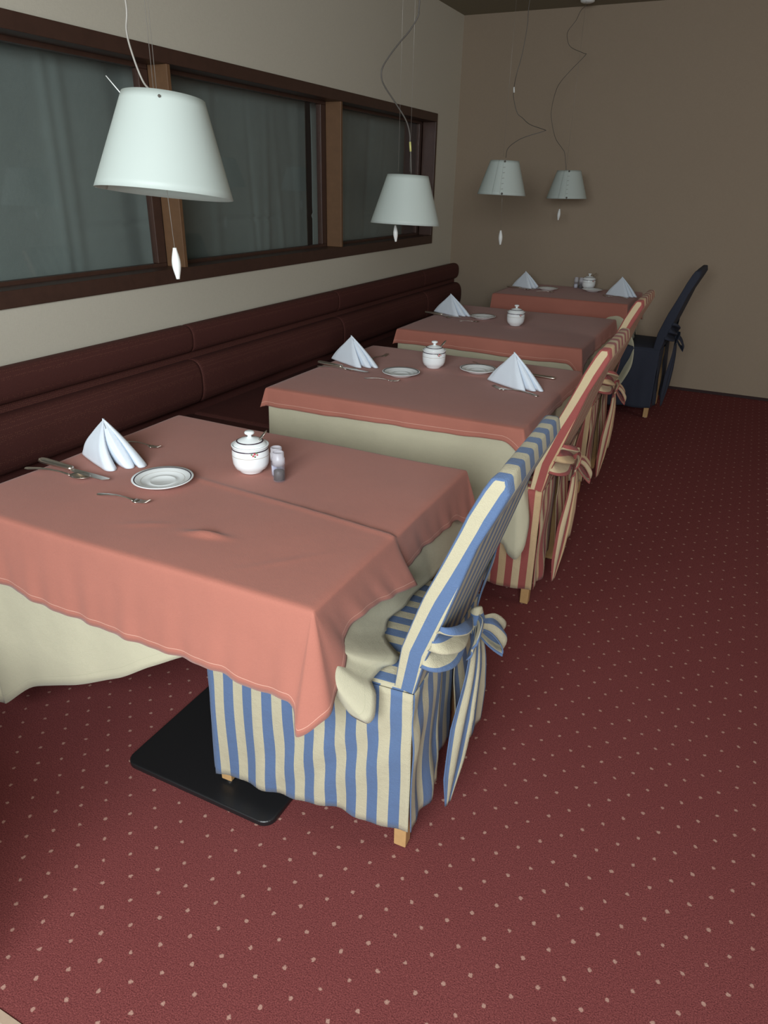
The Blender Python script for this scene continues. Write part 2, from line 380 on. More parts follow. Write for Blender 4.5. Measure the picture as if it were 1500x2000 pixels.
# ------------------------------------------------------------------ table cloths
CORN = .2
def hem_interp(ctrl):
    ctrl = sorted(ctrl); ss = [c[0] for c in ctrl]; PP = [np.array(c[1:], float) for c in ctrl]; per = 4+4*CORN
    ss = [ss[-1]-per]+ss+[ss[0]+per, ss[1]+per]; PP = [PP[-1]]+PP+[PP[0], PP[1]]
    T = []
    for i in range(len(ss)):
        if i in (0, len(ss)-1): T.append(np.zeros(3)); continue
        d0 = (PP[i]-PP[i-1])/(ss[i]-ss[i-1]); d1 = (PP[i+1]-PP[i])/(ss[i+1]-ss[i])
        t = np.where(d0*d1 > 0, 2*d0*d1/(d0+d1+1e-12), 0); T.append(t)
    def f(s):
        for i in range(len(ss)-1):
            if ss[i] <= s <= ss[i+1]:
                h = ss[i+1]-ss[i]; t = (s-ss[i])/h
                return PP[i]*(2*t**3-3*t*t+1)+T[i]*h*(t**3-2*t*t+t)+PP[i+1]*(-2*t**3+3*t*t)+T[i+1]*h*(t**3-t*t)
        return PP[0]
    return f
def drape(name, rect, z, ctrl, mat, parent=None, nx=70, ny=60, rows=16, K=16, wave=.006, wl=.13, seed=0, zfun=None, bow=.0, hp=1.0):
    x0, x1, y0, y1 = rect; V = []; F = []; UV = []
    idx = {}
    for j in range(ny+1):
        for i in range(nx+1):
            x = x0+(x1-x0)*i/nx; y = y0+(y1-y0)*j/ny
            zz = z+(zfun(x, y) if zfun else 0)
            e = min(x-x0, x1-x, y-y0, y1-y)
            if e < 1e-6: zz -= .0025
            idx[i, j] = len(V); V.append((x, y, zz))
    def uvf(f, vs): UV.append([(V[i][0], 1.0) for i in f])
    for j in range(ny):
        for i in range(nx):
            f = (idx[i, j], idx[i+1, j], idx[i+1, j+1], idx[i, j+1]); F.append(f); UV.append([(V[k][0], 1.0) for k in f])
    per = []   # (s, top vertex index, normal)
    C = CORN
    for i in range(nx+1): per.append((i/nx, idx[i, 0], (0, -1)))
    for k in range(1, K): a = k/K*PI/2; per.append((1+C*k/K, idx[nx, 0], (math.sin(a), -math.cos(a))))
    for j in range(ny+1): per.append((1+C+j/ny, idx[nx, j], (1, 0)))
    for k in range(1, K): a = k/K*PI/2; per.append((2+C+C*k/K, idx[nx, ny], (math.cos(a), math.sin(a))))
    for i in range(nx+1): per.append((2+2*C+i/nx, idx[nx-i, ny], (0, 1)))
    for k in range(1, K): a = k/K*PI/2; per.append((3+2*C+C*k/K, idx[0, ny], (-math.sin(a), math.cos(a))))
    for j in range(ny+1): per.append((3+3*C+j/ny, idx[0, ny-j], (-1, 0)))
    for k in range(1, K): a = k/K*PI/2; per.append((4+3*C+C*k/K, idx[0, 0], (-math.cos(a), -math.sin(a))))
    f = hem_interp(ctrl); rnd = random.Random(seed); ph = [rnd.uniform(0, 6.3) for _ in range(4)]
    n = len(per); base = len(V); L = 0; prev = None; Ls = []; hl = []
    for s, ti, nm in per:
        P = np.array(V[ti]); H = f(s)
        if prev is not None: L += np.linalg.norm((H-prev)[:2])
        prev = H; Ls.append(L); ln = np.linalg.norm(H-P); hl.append(ln)
        wv = (math.sin(2*PI*L/wl+ph[0])+.6*math.sin(2*PI*L/(wl*.57)+ph[1])+.5*math.sin(2*PI*L/(wl*2.3)+ph[2]))*wave
        for r in range(1, rows+1):
            t = (r/rows)**1.3
            q = P+(H-P)*t; th = t**hp; q[0] = P[0]+(H[0]-P[0])*th; q[1] = P[1]+(H[1]-P[1])*th
            e = .0045*(1-math.exp(-r*1.1))*(1-t)
            b = bow*math.sin(PI*t)
            q[0] += nm[0]*(e+wv*t**1.4+b); q[1] += nm[1]*(e+wv*t**1.4+b)
            V.append(tuple(q))
    for i in range(n):
        k = (i+1) % n; A = base+i*rows; B_ = base+k*rows; ta, tb = per[i][1], per[k][1]
        la, lb = Ls[i], (Ls[k] if k else Ls[i]+.01)
        def vv(ii, r): return hl[ii]*(1-((r)/rows)**1.3)
        if ta == tb: F.append((ta, A, B_)); UV.append([(la, vv(i, 0)), (la, vv(i, 1)), (lb, vv(k, 1))])
        else: F.append((ta, A, B_, tb)); UV.append([(la, vv(i, 0)), (la, vv(i, 1)), (lb, vv(k, 1)), (lb, vv(k, 0))])
        for r in range(rows-1):
            F.append((A+r, A+r+1, B_+r+1, B_+r)); UV.append([(la, vv(i, r+1)), (la, vv(i, r+2)), (lb, vv(k, r+2)), (lb, vv(k, r+1))])
    o = mesh(name, V, F, mat, parent, True, UV); solid(o, .0016, -1)
    return o
def sm(a, b, x):
    t = max(0, min(1, (x-a)/(b-a))); return t*t*(3-2*t)

# table one (nearest)
def table(label, x0, x1, y0, y1, z, px0, px1, py0, py1):
    t = thing('dining_table', label, 'table', ((x0+x1)/2, (y0+y1)/2, 0), 0, 'dining tables along the bench')
    cx, cy = (x0+x1)/2, (y0+y1)/2
    bevel(mesh('tabletop', *box(x0-cx+.01, x1-cx-.01, y0-cy+.01, y1-cy-.01, z-.045, z-.012), M['wood_leg'], t, False), .004, 2)
    vf = lathe([(.0, .016), (.034, .016), (.034, z-.045), (0, z-.045)], 24); mesh('pedestal', [(v[0]+(px0+px1)/2-cx, v[1]+(py0+py1)/2-cy, v[2]) for v in vf[0]], vf[1], M['black'], t)
    # rounded rectangular base plate
    r = .035; pts = []
    for qx, qy, a0 in ((px1-r, py1-r, 0), (px0+r, py1-r, PI/2), (px0+r, py0+r, PI), (px1-r, py0+r, 1.5*PI)):
        for k in range(9): a = a0+PI/2*k/8; pts.append((qx-cx+r*math.cos(a), qy-cy+r*math.sin(a)))
    m = len(pts); V = [(*p, 0.0) for p in pts]+[(*p, .018) for p in pts]
    F = [tuple(range(m))[::-1], tuple(range(m, 2*m))]+[(k, (k+1) % m, (k+1) % m+m, k+m) for k in range(m)]
    bevel(mesh('base_plate', V, F, M['black'], t, False), .005, 3)
    return t
table('nearest dining table, its black rectangular base plate showing on the carpet', .69, 1.77, 1.0, 1.86, .75, 1.107, 1.60, 1.045, 1.80)
table('second dining table from the front, behind the blue striped chair', .745, 1.82, 2.335, 3.305, .75, 1.05, 1.5, 2.5, 3.1)
table('third dining table from the front, hidden under its cloths', .665, 1.715, 3.80, 4.86, .75, 1.0, 1.45, 4.0, 4.65)
table('farthest dining table, against the taupe end wall', .69, 1.70, 5.475, 6.20, .765, 1.0, 1.45, 5.55, 6.1)

def z1(x, y):
    ln = 1.363+(1.803-x)*.10
    step = .006*sm(1.05, 1.75, x)*(1-sm(ln-.004, ln+.010, y))
    rid = .0035*math.exp(-((y-ln+.004)/.010)**2)*sm(.95, 1.2, x)
    b = .012*math.exp(-(((x-1.39)-(y-1.155)*-1.0)/.055)**2-((y-1.155-(x-1.39)*.25)/.012)**2)
    b2 = .0025*math.exp(-((x-1.22)/.05)**2-((y-1.135-(x-1.22)*.5)/.012)**2)
    b3 = .0015*math.exp(-((x-1.62-(y-1.13)*.9)/.012)**2-((y-1.13)/.07)**2)
    return step+rid+b+b2+b3+.0015*math.sin(x*11+y*5)*math.sin(y*13)
pink1 = [(0.0, .69, .985, .555), (.13, .834, .983, .558), (.28, .99, .978, .540), (.45, 1.17, .980, .532), (.60, 1.33, .976, .531), (.72, 1.46, .982, .530), (.80, 1.54, .976, .533), (.89, 1.635, .978, .517),
         (.965, 1.722, .974, .528), (1.0, 1.742, .968, .512), (1.04, 1.757, .952, .458), (1.07, 1.778, .958, .470), (1.11, 1.805, .975, .500), (1.14, 1.820, 1.00, .520), (1.17, 1.818, 1.04, .560), (1.20, 1.812, 1.075, .600), (1.24, 1.792, 1.10, .630),
         (1.32, 1.800, 1.17, .650), (1.45, 1.812, 1.30, .628), (1.59, 1.828, 1.40, .612), (1.612, 1.824, 1.412, .610), (1.628, 1.792, 1.425, .63), (1.75, 1.79, 1.55, .640), (1.9, 1.795, 1.66, .635), (2.05, 1.80, 1.76, .632), (2.14, 1.808, 1.82, .60), (2.28, 1.825, 1.90, .585), (2.4, 1.78, 1.885, .6),
         (2.9, 1.2, 1.875, .61), (3.35, .74, 1.875, .6), (3.5, .655, 1.88, .57), (3.65, .665, 1.80, .6), (4.1, .665, 1.4, .6), (4.55, .665, 1.05, .58), (4.7, .65, .965, .52)]
o = drape('pink_tablecloth', (.69, 1.78, .995, 1.865), .752, pink1, M['pink'], nx=110, ny=110, rows=22, K=30, wave=.0025, wl=.11, seed=2, zfun=z1)
tag(o, 'pink overlay tablecloth on the nearest table, with a long crease and a hanging corner', 'tablecloth', 'pink overlay tablecloths')
cream1 = [(0, .70, 1.0, .10), (.13, .835, 1.0, .205), (.30, 1.03, 1.0, .290), (.46, 1.19, .998, .37), (.58, 1.32, 1.0, .455), (.72, 1.45, 1.02, .52), (.85, 1.60, 1.075, .545), (.95, 1.71, 1.10, .54),
          (1.0, 1.765, 1.10, .53), (1.03, 1.80, 1.085, .50), (1.055, 1.825, 1.070, .452), (1.08, 1.862, 1.072, .446), (1.10, 1.874, 1.085, .462), (1.12, 1.866, 1.105, .505), (1.14, 1.846, 1.125, .522), (1.165, 1.852, 1.17, .520), (1.185, 1.872, 1.205, .520), (1.2, 1.866, 1.235, .521), (1.23, 1.84, 1.25, .524), (1.27, 1.80, 1.285, .530), (1.31, 1.795, 1.31, .524), (1.36, 1.785, 1.34, .535),
          (1.5, 1.80, 1.43, .535), (1.8, 1.80, 1.6, .53), (2.1, 1.80, 1.80, .52), (2.3, 1.81, 1.90, .40), (2.5, 1.70, 1.90, .30), (3.3, .75, 1.88, .30), (3.5, .665, 1.89, .30), (3.7, .655, 1.75, .48), (4.5, .655, 1.1, .48), (4.7, .68, .985, .12)]
o = drape('cream_tablecloth', (.697, 1.773, 1.003, 1.858), .746, cream1, M['cream'], nx=60, ny=50, rows=26, K=40, wave=.003, wl=.30, seed=4, hp=1.9)
tag(o, 'cream undercloth of the nearest table, swept up and bunched on the blue chair seat', 'tablecloth', 'cream undercloths')

def gen_pink(x0, x1, y0, y1, d, dr, cor=.05, o=.012, tweak=None):
    c = [(.0, x0, y0-o, d[0]), (.25, x0+(x1-x0)*.25, y0-o, d[1]), (.5, (x0+x1)/2, y0-o, d[2]), (.75, x0+(x1-x0)*.75, y0-o, d[3]), (.93, x1-.07, y0-o, d[4]),
         (1.04, x1+.008, y0-o-.014, d[4]-cor), (1.10, x1+.03, y0-o-.012, d[4]-cor*1.25), (1.16, x1+.028, y0+.005, d[4]-cor*.5), (1.26, x1+.016, y0+.07, dr),
         (1.5, x1+.014, y0+.3*(y1-y0), dr+.01), (1.9, x1+.014, y0+.7*(y1-y0), dr+.005), (2.15, x1+.02, y1-.04, dr-.01), (2.26, x1+.035, y1+.005, dr-.045), (2.33, x1+.03, y1+.025, dr-.05), (2.45, x1-.04, y1+.014, dr),
         (2.9, (x0+x1)/2, y1+.014, dr), (3.35, x0+.05, y1+.014, dr), (3.5, x0-.02, y1+.02, dr-.05), (3.65, x0-.014, y1-.05, dr), (4.1, x0-.014, (y0+y1)/2, dr), (4.5, x0-.014, y0+.1, d[0]), (4.62, x0-.018, y0+.02, d[0]-.006), (4.7, x0-.018, y0-o-.006, d[0]-.006)]
    return c
pk = [('pink overlay tablecloth on the second table, holding two napkins and one sugar bowl', (.742, 1.822, 2.335, 3.305), .752, (.675, .678, .685, .690, .698), .695, .035),
      ('pink overlay tablecloth on the third table, with a single napkin on it', (.65, 1.72, 3.80, 4.86), .752, (.668, .672, .668, .662, .668), .66, .06),
      ('pink overlay tablecloth on the farthest table by the end wall, hanging deeper than the others', (.69, 1.70, 5.46, 6.215), .767, (.54, .52, .50, .50, .52), .60, .05)]
for i, (lb, r, z, d, dr, co) in enumerate(pk):
    o = drape('pink_tablecloth', r, z, gen_pink(r[0]+.0, r[1], r[2], r[3], d, dr, co), M['pink'], nx=60, ny=50, rows=12, K=16, wave=.0025, wl=.2, seed=20+i, zfun=lambda x, y: .0015*math.sin(x*9+i)*math.sin(y*8))
    tag(o, lb, 'tablecloth', 'pink overlay tablecloths')
def gen_cream(x0, x1, y0, y1, dn, rest, tip, yc):
    """near side hangs to dn, right side rests at height `rest` on the chair from y=yc on"""
    return [(0, x0+.01, y0-.012, dn), (.25, x0+(x1-x0)*.25, y0-.015, dn), (.5, (x0+x1)/2, y0-.012, dn), (.75, x0+(x1-x0)*.75, y0-.018, dn), (.95, x1-.03, y0-.02, dn+.02),
            (1.03, x1+.01, y0-.035, tip+.01), (1.08, x1+.040, y0-.040, tip), (1.12, x1+.062, y0-.01, tip+.06), (1.15, x1+.062, y0+.01, tip+.12), (1.21, x1+.05, yc-.015, .45), (1.28, x1+.03, yc+.03, rest), (1.5, x1+.02, y0+.35*(y1-y0), rest), (1.9, x1+.02, y0+.7*(y1-y0), rest),
            (2.1, x1+.02, y1-.08, .46), (2.3, x1+.035, y1+.02, .26), (2.5, x1-.05, y1+.015, .28), (3.3, x0+.05, y1+.015, .28), (3.5, x0-.018, y1+.018, .26), (3.7, x0-.012, y1-.1, .475), (4.1, x0-.012, (y0+y1)/2, .475), (4.5, x0-.012, y0+.1, .475), (4.65, x0-.015, y0, .4), (4.74, x0-.005, y0-.015, dn)]
ckw = dict(nx=40, ny=40, rows=18, K=20, wave=.004, wl=.22, hp=1.7)
o = drape('cream_tablecloth', (.749, 1.815, 2.342, 3.298), .746, gen_cream(.749, 1.815, 2.342, 3.298, .28, .53, .25, 2.40), M['cream'], seed=31, **ckw)
tag(o, 'cream undercloth of the second table, its corner hanging beside the first red striped chair', 'tablecloth', 'cream undercloths')
c3 = gen_cream(.657, 1.713, 3.807, 4.853, .28, .53, .60, 3.85); c3 = [c if not (1.0 < c[0] < 1.25) else (c[0], c[1], max(c[2], 3.79), .535) for c in c3]; c3 = [c if c[0] != .95 else (.95, 1.68, 3.79, .53) for c in c3]; c3 = [c if c[0] != .75 else (.75, 1.43, 3.79, .42) for c in c3]
o = drape('cream_tablecloth', (.657, 1.713, 3.807, 4.853), .746, c3, M['cream'], seed=32, **ckw)
tag(o, 'cream undercloth of the third table, a pale band below its pink cloth', 'tablecloth', 'cream undercloths')
c4 = gen_cream(.697, 1.693, 5.47, 6.205, .28, .53, .25, 5.52)
c4 = [c for c in c4 if not (.9 < c[0] < 1.6)]+[(.9, 1.62, 5.30, .33), (1.0, 1.70, 5.24, .26), (1.05, 1.74, 5.235, .20), (1.1, 1.79, 5.235, .28), (1.15, 1.82, 5.25, .40), (1.2, 1.80, 5.33, .53), (1.3, 1.78, 5.5, .535), (1.5, 1.76, 5.7, .54)]
o = drape('cream_tablecloth', (.697, 1.693, 5.467, 6.205), .761, c4, M['cream'], seed=33, **ckw)
tag(o, 'cream undercloth of the farthest table, its corner hanging in front of the navy chair', 'tablecloth', 'cream undercloths')

# ------------------------------------------------------------------ slip covered chairs
FR = [(.505, .227), (.612, .240), (.741, .280), (.831, .317), (.952, .363), (1.02, .396), (1.047, .412)]
RE = [(1.047, .440), (1.030, .452), (.99, .436), (.888, .388), (.80, .362), (.72, .338), (.587, .296), (.497, .276)]
def chair(label, kind, loc, rz, slots=True):
    mt = M[kind]; t = thing('dining_chair', label, 'chair', loc, rz, 'slipcovered dining chairs on the aisle side')
    HW = .232
    # back cover: front, top and rear face carry stripes along y, boxing strips have their own
    zs = [k/16 for k in range(17)]
    def samp(P, t_):
        L = [0]
        for a, b in zip(P, P[1:]): L.append(L[-1]+math.hypot(a[0]-b[0], a[1]-b[1]))
        d = t_*L[-1]
        for k in range(len(P)-1):
            if d <= L[k+1]+1e-9:
                u = (d-L[k])/(L[k+1]-L[k]); return (P[k][0]+(P[k+1][0]-P[k][0])*u, P[k][1]+(P[k+1][1]-P[k][1])*u)
        return P[-1]
    fr_ = [samp(FR, k) for k in zs]; re_ = [samp(RE, k) for k in zs]
    prof = [(x, z) for z, x in fr_]+[(x, z) for z, x in re_]; npf = len(prof); ny = 20
    V = []; F = []; UV = []
    top = 1.052
    for j in range(ny+1):
        y = -HW+2*HW*j/ny
        for x, z in prof:
            rr = max(0, (z-.93)/.12)        # round the upper corners
            yy = y*(1-.05*max(0, (z-.6)/.45)); drop = .013*rr*max(0, (abs(y)/HW-.72)/.28)**2
            V.append((x-.012*rr*max(0, (abs(y)/HW-.8)/.2)**2, yy, z-drop))
    for j in range(ny):
        for k in range(npf-1):
            f = (j*npf+k, j*npf+k+1, (j+1)*npf+k+1, (j+1)*npf+k); F.append(f)
            UV.append([((-HW+2*HW*(j+(q in (2, 3)))/ny)*.76+.020, 0) for q in range(4)])
    # boxing (near and far): strip quads between front profile k and rear profile (npf-1-k)
    for j, flip in ((0, False), (ny, True)):
        for k in range(16):
            a, b, c, d = j*npf+k, j*npf+k+1, j*npf+npf-2-k, j*npf+npf-1-k
            f = (a, d, c, b) if not flip else (a, b, c, d)
            def wd(k_): p, q = prof[k_], prof[npf-1-k_]; return math.hypot(p[0]-q[0], p[1]-q[1])
            f0 = lambda k_: .038-.020*(k_/16)
            ux = {a: f0(k), b: f0(k+1)}
            ux[d] = f0(k)+wd(k); ux[c] = f0(k+1)+wd(k+1)
            F.append(f); UV.append([(ux[v], 0) for v in f])
    o = mesh('back_cover', V, F, mt, t, True, UV); bevel(o, .006, 3, 50)
    # seat cover
    vf = box(-.266, .262, -HW, HW, .455, .508)
    uvs = [[(vf[0][v][1], 0) for v in f] for f in vf[1]]
    for q in (2, 4): uvs[q] = [(vf[0][v][0], 0) for v in vf[1][q]]
    vf = ([(v[0], v[1]*(1.12 if v[0] < 0 else 1.0), v[2]) for v in vf[0]], vf[1])
    bevel(mesh('seat_cover', vf[0], vf[1], mt, t, True, uvs), .012, 3)
    # skirt panels with open corners
    def panel(name, P0, P1, nrm, z0, z1, wv, seed, flare=.02, u0=0, n=44, e0=.004, e1=.004, par=t, zhem=None):
        rnd = random.Random(seed); ph = [rnd.uniform(0, 6) for _ in range(3)]; V = []; F = []; UV = []; rows = 22
        ln = math.hypot(P1[0]-P0[0], P1[1]-P0[1]); tx, ty = (P1[0]-P0[0])/ln, (P1[1]-P0[1])/ln
        for r in range(rows+1):
            t_ = r/rows
            for i in range(n+1):
                s = i/n; d = s*ln
                w_ = (math.sin(d*42+ph[0]+t_*1.5)+.7*math.sin(d*75+ph[1]-t_*2)+.6*math.sin(d*17+ph[2]))*wv*t_**1.2
                w_ += .0028*math.sin(t_*13+d*28+ph[1]+2*math.sin(d*11+t_*4))*math.sin(t_*PI)**.7*wv/.003
                ex = (-e0*(1-s)+e1*s)*t_; w_ *= min(1, 6*s*(1-s)+.35)
                zb = z0+(.006*math.sin(d*25+ph[0]) if zhem is None else zhem(s))
                V.append((P0[0]+tx*d+tx*ex+nrm[0]*(w_+flare*t_**1.5), P0[1]+ty*d+ty*ex+nrm[1]*(w_+flare*t_**1.5), z1+(zb-z1)*t_))
        for r in range(rows):
            for i in range(n):
                a = r*(n+1)+i; F.append((a, a+n+1, a+n+2, a+1))
                q = [i, i, i+1, i+1]; UV.append([(u0+ln*k/n, 0) for k in q])
        o = mesh(name, V, F, mt, par, True, UV); return solid(o, .0022, 0)
    hz = lambda s_: -.006+.028*s_+.004*math.sin(s_*13)
    panel('side_skirt', (-.268, -.262), (.276, -.236), (0, -1), .062, .50, .0042, 1, flare=.006, u0=.012, n=56, e1=.006, zhem=hz)
    panel('side_skirt', (-.268, .262), (.276, .236), (0, 1), .062, .50, .003, 2, flare=.006, n=56, e1=.006)
    panel('front_skirt', (-.270, -.259), (-.270, .259), (-1, 0), .065, .50, .003, 3, flare=.006, u0=.02)
    panel('rear_skirt', (.278, -.237), (.278, -.055), (1, 0), .085, .50, .007, 4, flare=.012, u0=-.2, n=34, e0=.008, e1=.0)
    panel('rear_skirt', (.278, .045), (.278, .237), (1, 0), .085, .50, .006, 5, flare=.03, u0=.05, n=34, e0=0, e1=.01)
    panel('pleat_insert', (.258, -.10), (.258, .10), (1, 0), .10, .50, .002, 6, flare=.006, u0=.0, n=20)
    # legs
    for lx, ly in ((-.250, -.238), (.255, -.210), (-.250, .238), (.255, .210)):
        zf = .022 if (kind == 'blue' and lx < 0) else 0
        a, b = .016, .020
        zl = zf+.006; vf = ([(lx-a, ly-a, zl), (lx+a, ly-a, zl), (lx+a, ly+a, zl), (lx-a, ly+a, zl), (lx-b, ly-b, .45), (lx+b, ly-b, .45), (lx+b, ly+b, .45), (lx-b, ly+b, .45)], box(0, 1, 0, 1, 0, 1)[1])
        lg = bevel(mesh('leg', vf[0], vf[1], M['wood_leg'], t, False), .002, 2)
        gv = lathe([(0, zf-.0), (.010, zf), (.011, zf+.003), (.010, zf+.008), (0, zf+.009)], 12)
        mesh('foot_glide', [(v[0]+lx, v[1]+ly, v[2]-(.004 if zf else .0)) for v in gv[0]], gv[1], M['steel'], lg)
    # tie: gathered bands from both seams to the knot, loops and tails
    def ribbon(name, path, widths, wdir, par, n=7, u0=0.0, crs=.077, nf=3, wn=14, span=.085):
        pts = cr(path, n); m = len(pts); V = []; F = []; UV = []
        ws = np.interp(np.linspace(0, 1, m), np.linspace(0, 1, len(widths)), widths)
        wd = [np.array(v, float) for v in wdir]; ks = np.linspace(0, 1, len(wd))
        for i, p in enumerate(pts):
            tt = i/(m-1); dvec = np.array([np.interp(tt, ks, [v[c] for v in wd]) for c in range(3)]); dvec /= np.linalg.norm(dvec)
            tg = pts[min(i+1, m-1)]-pts[max(i-1, 0)]; tg /= np.linalg.norm(tg)+1e-9; nr = np.cross(tg, dvec); nr /= np.linalg.norm(nr)+1e-9
            for k in range(wn+1):
                s = k/wn-.5; crease = crs*ws[i]*math.cos(s*PI*nf+tt*1.2)*min(1, .12+tt*2.2)*(1.35-tt)
                V.append(tuple(p+dvec*ws[i]*s+nr*crease))
        for i in range(m-1):
            for k in range(wn):
                a = i*(wn+1)+k; F.append((a, a+1, a+wn+2, a+wn+1))
                UV.append([(u0+(q/wn)*span, 0) for q in (k, k+1, k+1, k)])
        o = mesh(name, V, F, mt, par, True, UV); return solid(o, .002, 0)
    kx, ky, kz = .330, 0.0, .572
    bow = bpy.data.objects.new('tie_bow', None); lk(bow, t)
    for sy in (-1, 1):
        ribbon('band', [(.306 if sy < 0 else .300, sy*.231, .636), (.326 if sy < 0 else .312, sy*.212, .632), (.342 if sy < 0 else .318, sy*.155, .616), (.340 if sy < 0 else .322, sy*.085, .596), (kx+.002, sy*.016, kz+.004)], [.125, .125, .11, .07, .034] if sy < 0 else [.06, .06, .055, .045, .03], [(.35, 0, 1), (.3, 0, 1), (.25, 0, 1), (.2, 0, 1), (0, .1, 1)], bow, u0=.012, crs=.24 if sy < 0 else .05, nf=4.6, wn=36, span=.17)
    kv = lathe([(0, -.040), (.010, -.038), (.019, -.024), (.0225, -.006), (.0215, .010), (.017, .028), (.009, .038), (0, .040)], 20)
    ku = [[(kv[0][v][2]+.004+.10*kv[0][v][1], 0) for v in f] for f in kv[1]]
    mesh('knot', [(v[0]*.8+kx+.010+.004*math.sin(v[2]*180+v[1]*120), v[1]*(1+.12*math.sin(v[2]*230))+ky, v[2]+kz) for v in kv[0]], kv[1], mt, bow, True, ku)
    ribbon('loop', [(kx+.014, ky+.004, kz-.005), (kx+.040, ky+.050, kz-.030), (kx+.062, ky+.085, kz-.078), (kx+.058, ky+.088, kz-.104), (kx+.036, ky+.048, kz-.070), (kx+.014, ky+.004, kz-.02)], [.036, .060, .080, .084, .062, .03], [(0, .9, .4), (-.2, 1, .5), (-.3, 1, .5), (-.3, 1, .5), (-.2, 1, .4), (0, .9, .4)], bow, u0=.02)
    ribbon('loop', [(kx+.012, ky-.006, kz+.008), (kx+.030, ky-.045, kz+.012), (kx+.034, ky-.085, kz-.012), (kx+.024, ky-.078, kz-.034), (kx+.012, ky-.006, kz-.008)], [.032, .05, .058, .05, .026], [(0, .2, 1), (.3, 0, 1), (.3, 0, 1), (.3, 0, 1), (0, 0, 1)], bow, u0=.0)
    ribbon('tail', [(kx+.012, ky-.004, kz-.015), (kx+.020, ky-.030, kz-.13), (kx+.014, ky-.060, kz-.27), (kx+.010, ky-.085, kz-.40), (kx+.008, ky-.110, kz-.495)], [.034, .060, .075, .080, .022], [(.2, 1, 0), (.3, 1, .1), (.5, 1, 0), (.3, 1, .2), (.3, 1, .3)], bow, u0=.01)
    ribbon('tail', [(kx+.010, ky+.006, kz-.015), (kx+.020, ky+.030, kz-.13), (kx+.014, ky+.055, kz-.26), (kx+.010, ky+.070, kz-.40)], [.034, .065, .085, .092], [(.2, 1, 0), (.1, 1, .1), (.2, 1, 0), (.1, 1, .2)], bow, u0=.03)
    return t
chair('blue and cream striped slipcovered chair with tied back bow, nearest of the row', 'blue', (1.659, 1.372, 0), math.radians(1.5))
chair('red and tan striped slipcovered chair directly behind the blue striped one', 'red', (1.625, 2.635, 0), math.radians(0.5))
chair('red and tan striped slipcovered chair between the other red one and the navy one', 'red', (1.568, 3.87, 0), math.radians(0))
chair('plain navy slipcovered chair by the taupe end wall', 'navy', (1.722, 5.54, 0), math.radians(-2))

# ------------------------------------------------------------------ tableware
def sugar_bowl(label, loc, rz=0, spoon=True):
    t = thing('sugar_bowl', label, 'sugar bowl', loc, rz, 'white lidded sugar bowls with dark bands')
    b = lathe([(0, 0), (.030, 0), (.033, .002), (.034, .006), (.046, .014), (.0515, .028), (.053, .045), (.053, .060), (.0515, .072), (.051, .078), (.0535, .080), (.0535, .083), (.049, .083), (.047, .078), (.048, .05), (.0, .01)], 48)
    bo = mesh('bowl', *b, M['porcelain'], t)
    mesh('band', *lathe([(.0524, .0705), (.0526, .0708), (.0521, .0735), (.0519, .0738)], 48), M['band'], bo)
    mesh('gold_line', *lathe([(.0534, .0530), (.0535, .0532), (.0534, .0540), (.0533, .0541)], 48), M['fine'], bo)
    ld = mesh('lid', *lathe([(0, .078), (.047, .079), (.0475, .083), (.044, .087), (.036, .093), (.024, .099), (.012, .102), (.006, .104), (.0055, .108), (.009, .111), (.0135, .1135), (.0145, .117), (.012, .1205), (.006, .122), (0, .1222)], 48), M['porcelain'], t)
    mesh('band', *lathe([(.0385, .0918), (.0388, .0922), (.0355, .0940), (.0352, .0937)], 48), M['band'], ld)
    # printed flower sprig facing the camera
    for a0, z, s, m in ((-.72, .069, .005, 'flower'), (-.80, .064, .0045, 'flower'), (-.62, .072, .004, 'leaf'), (-.70, .061, .0035, 'leaf'), (-.88, .068, .0035, 'leaf'), (-.58, .066, .0035, 'flower')):
        V = []; 
        for k in range(8):
            a = 2*PI*k/8; r = s*(1 if k % 2 else .55); an = a0+r*math.cos(a)/.053; zz = z+r*math.sin(a); V.append((.0537*math.cos(an), .0537*math.sin(an), zz))
        mesh('flower_print', V, [tuple(range(8))], M[m], bo, False)
    if spoon:
        s = spoon_obj('teaspoon', .125); s.parent = None
        s.matrix_world = Matrix.Translation(Vector(loc)+Vector((.0415, .013, .108)))@Matrix.Rotation(rz+.55, 4, 'Z')@Matrix.Rotation(math.radians(-48), 4, 'Y')@Matrix.Translation((-.045, 0, 0))
        return t, s
    return t, None
def strip(pts, zs, ws, th):
    """cutlery body: centre line along x with widths ws and heights zs"""
    V = []; F = []; m = len(pts); n = 6
    for x, z, w_ in zip(pts, zs, ws):
        for s, h in ((-1, 0), (-.6, th*.5), (.6, th*.5), (1, 0), (.6, -th*.5), (-.6, -th*.5)): V.append((x, w_*s*.62, z+h))
    for i in range(m-1):
        for k in range(n): q = (k+1) % n; F.append((i*n+k, i*n+q, (i+1)*n+q, (i+1)*n+k))
    F.append(tuple(range(n))[::-1]); F.append(tuple((m-1)*n+k for k in range(n))); return V, F
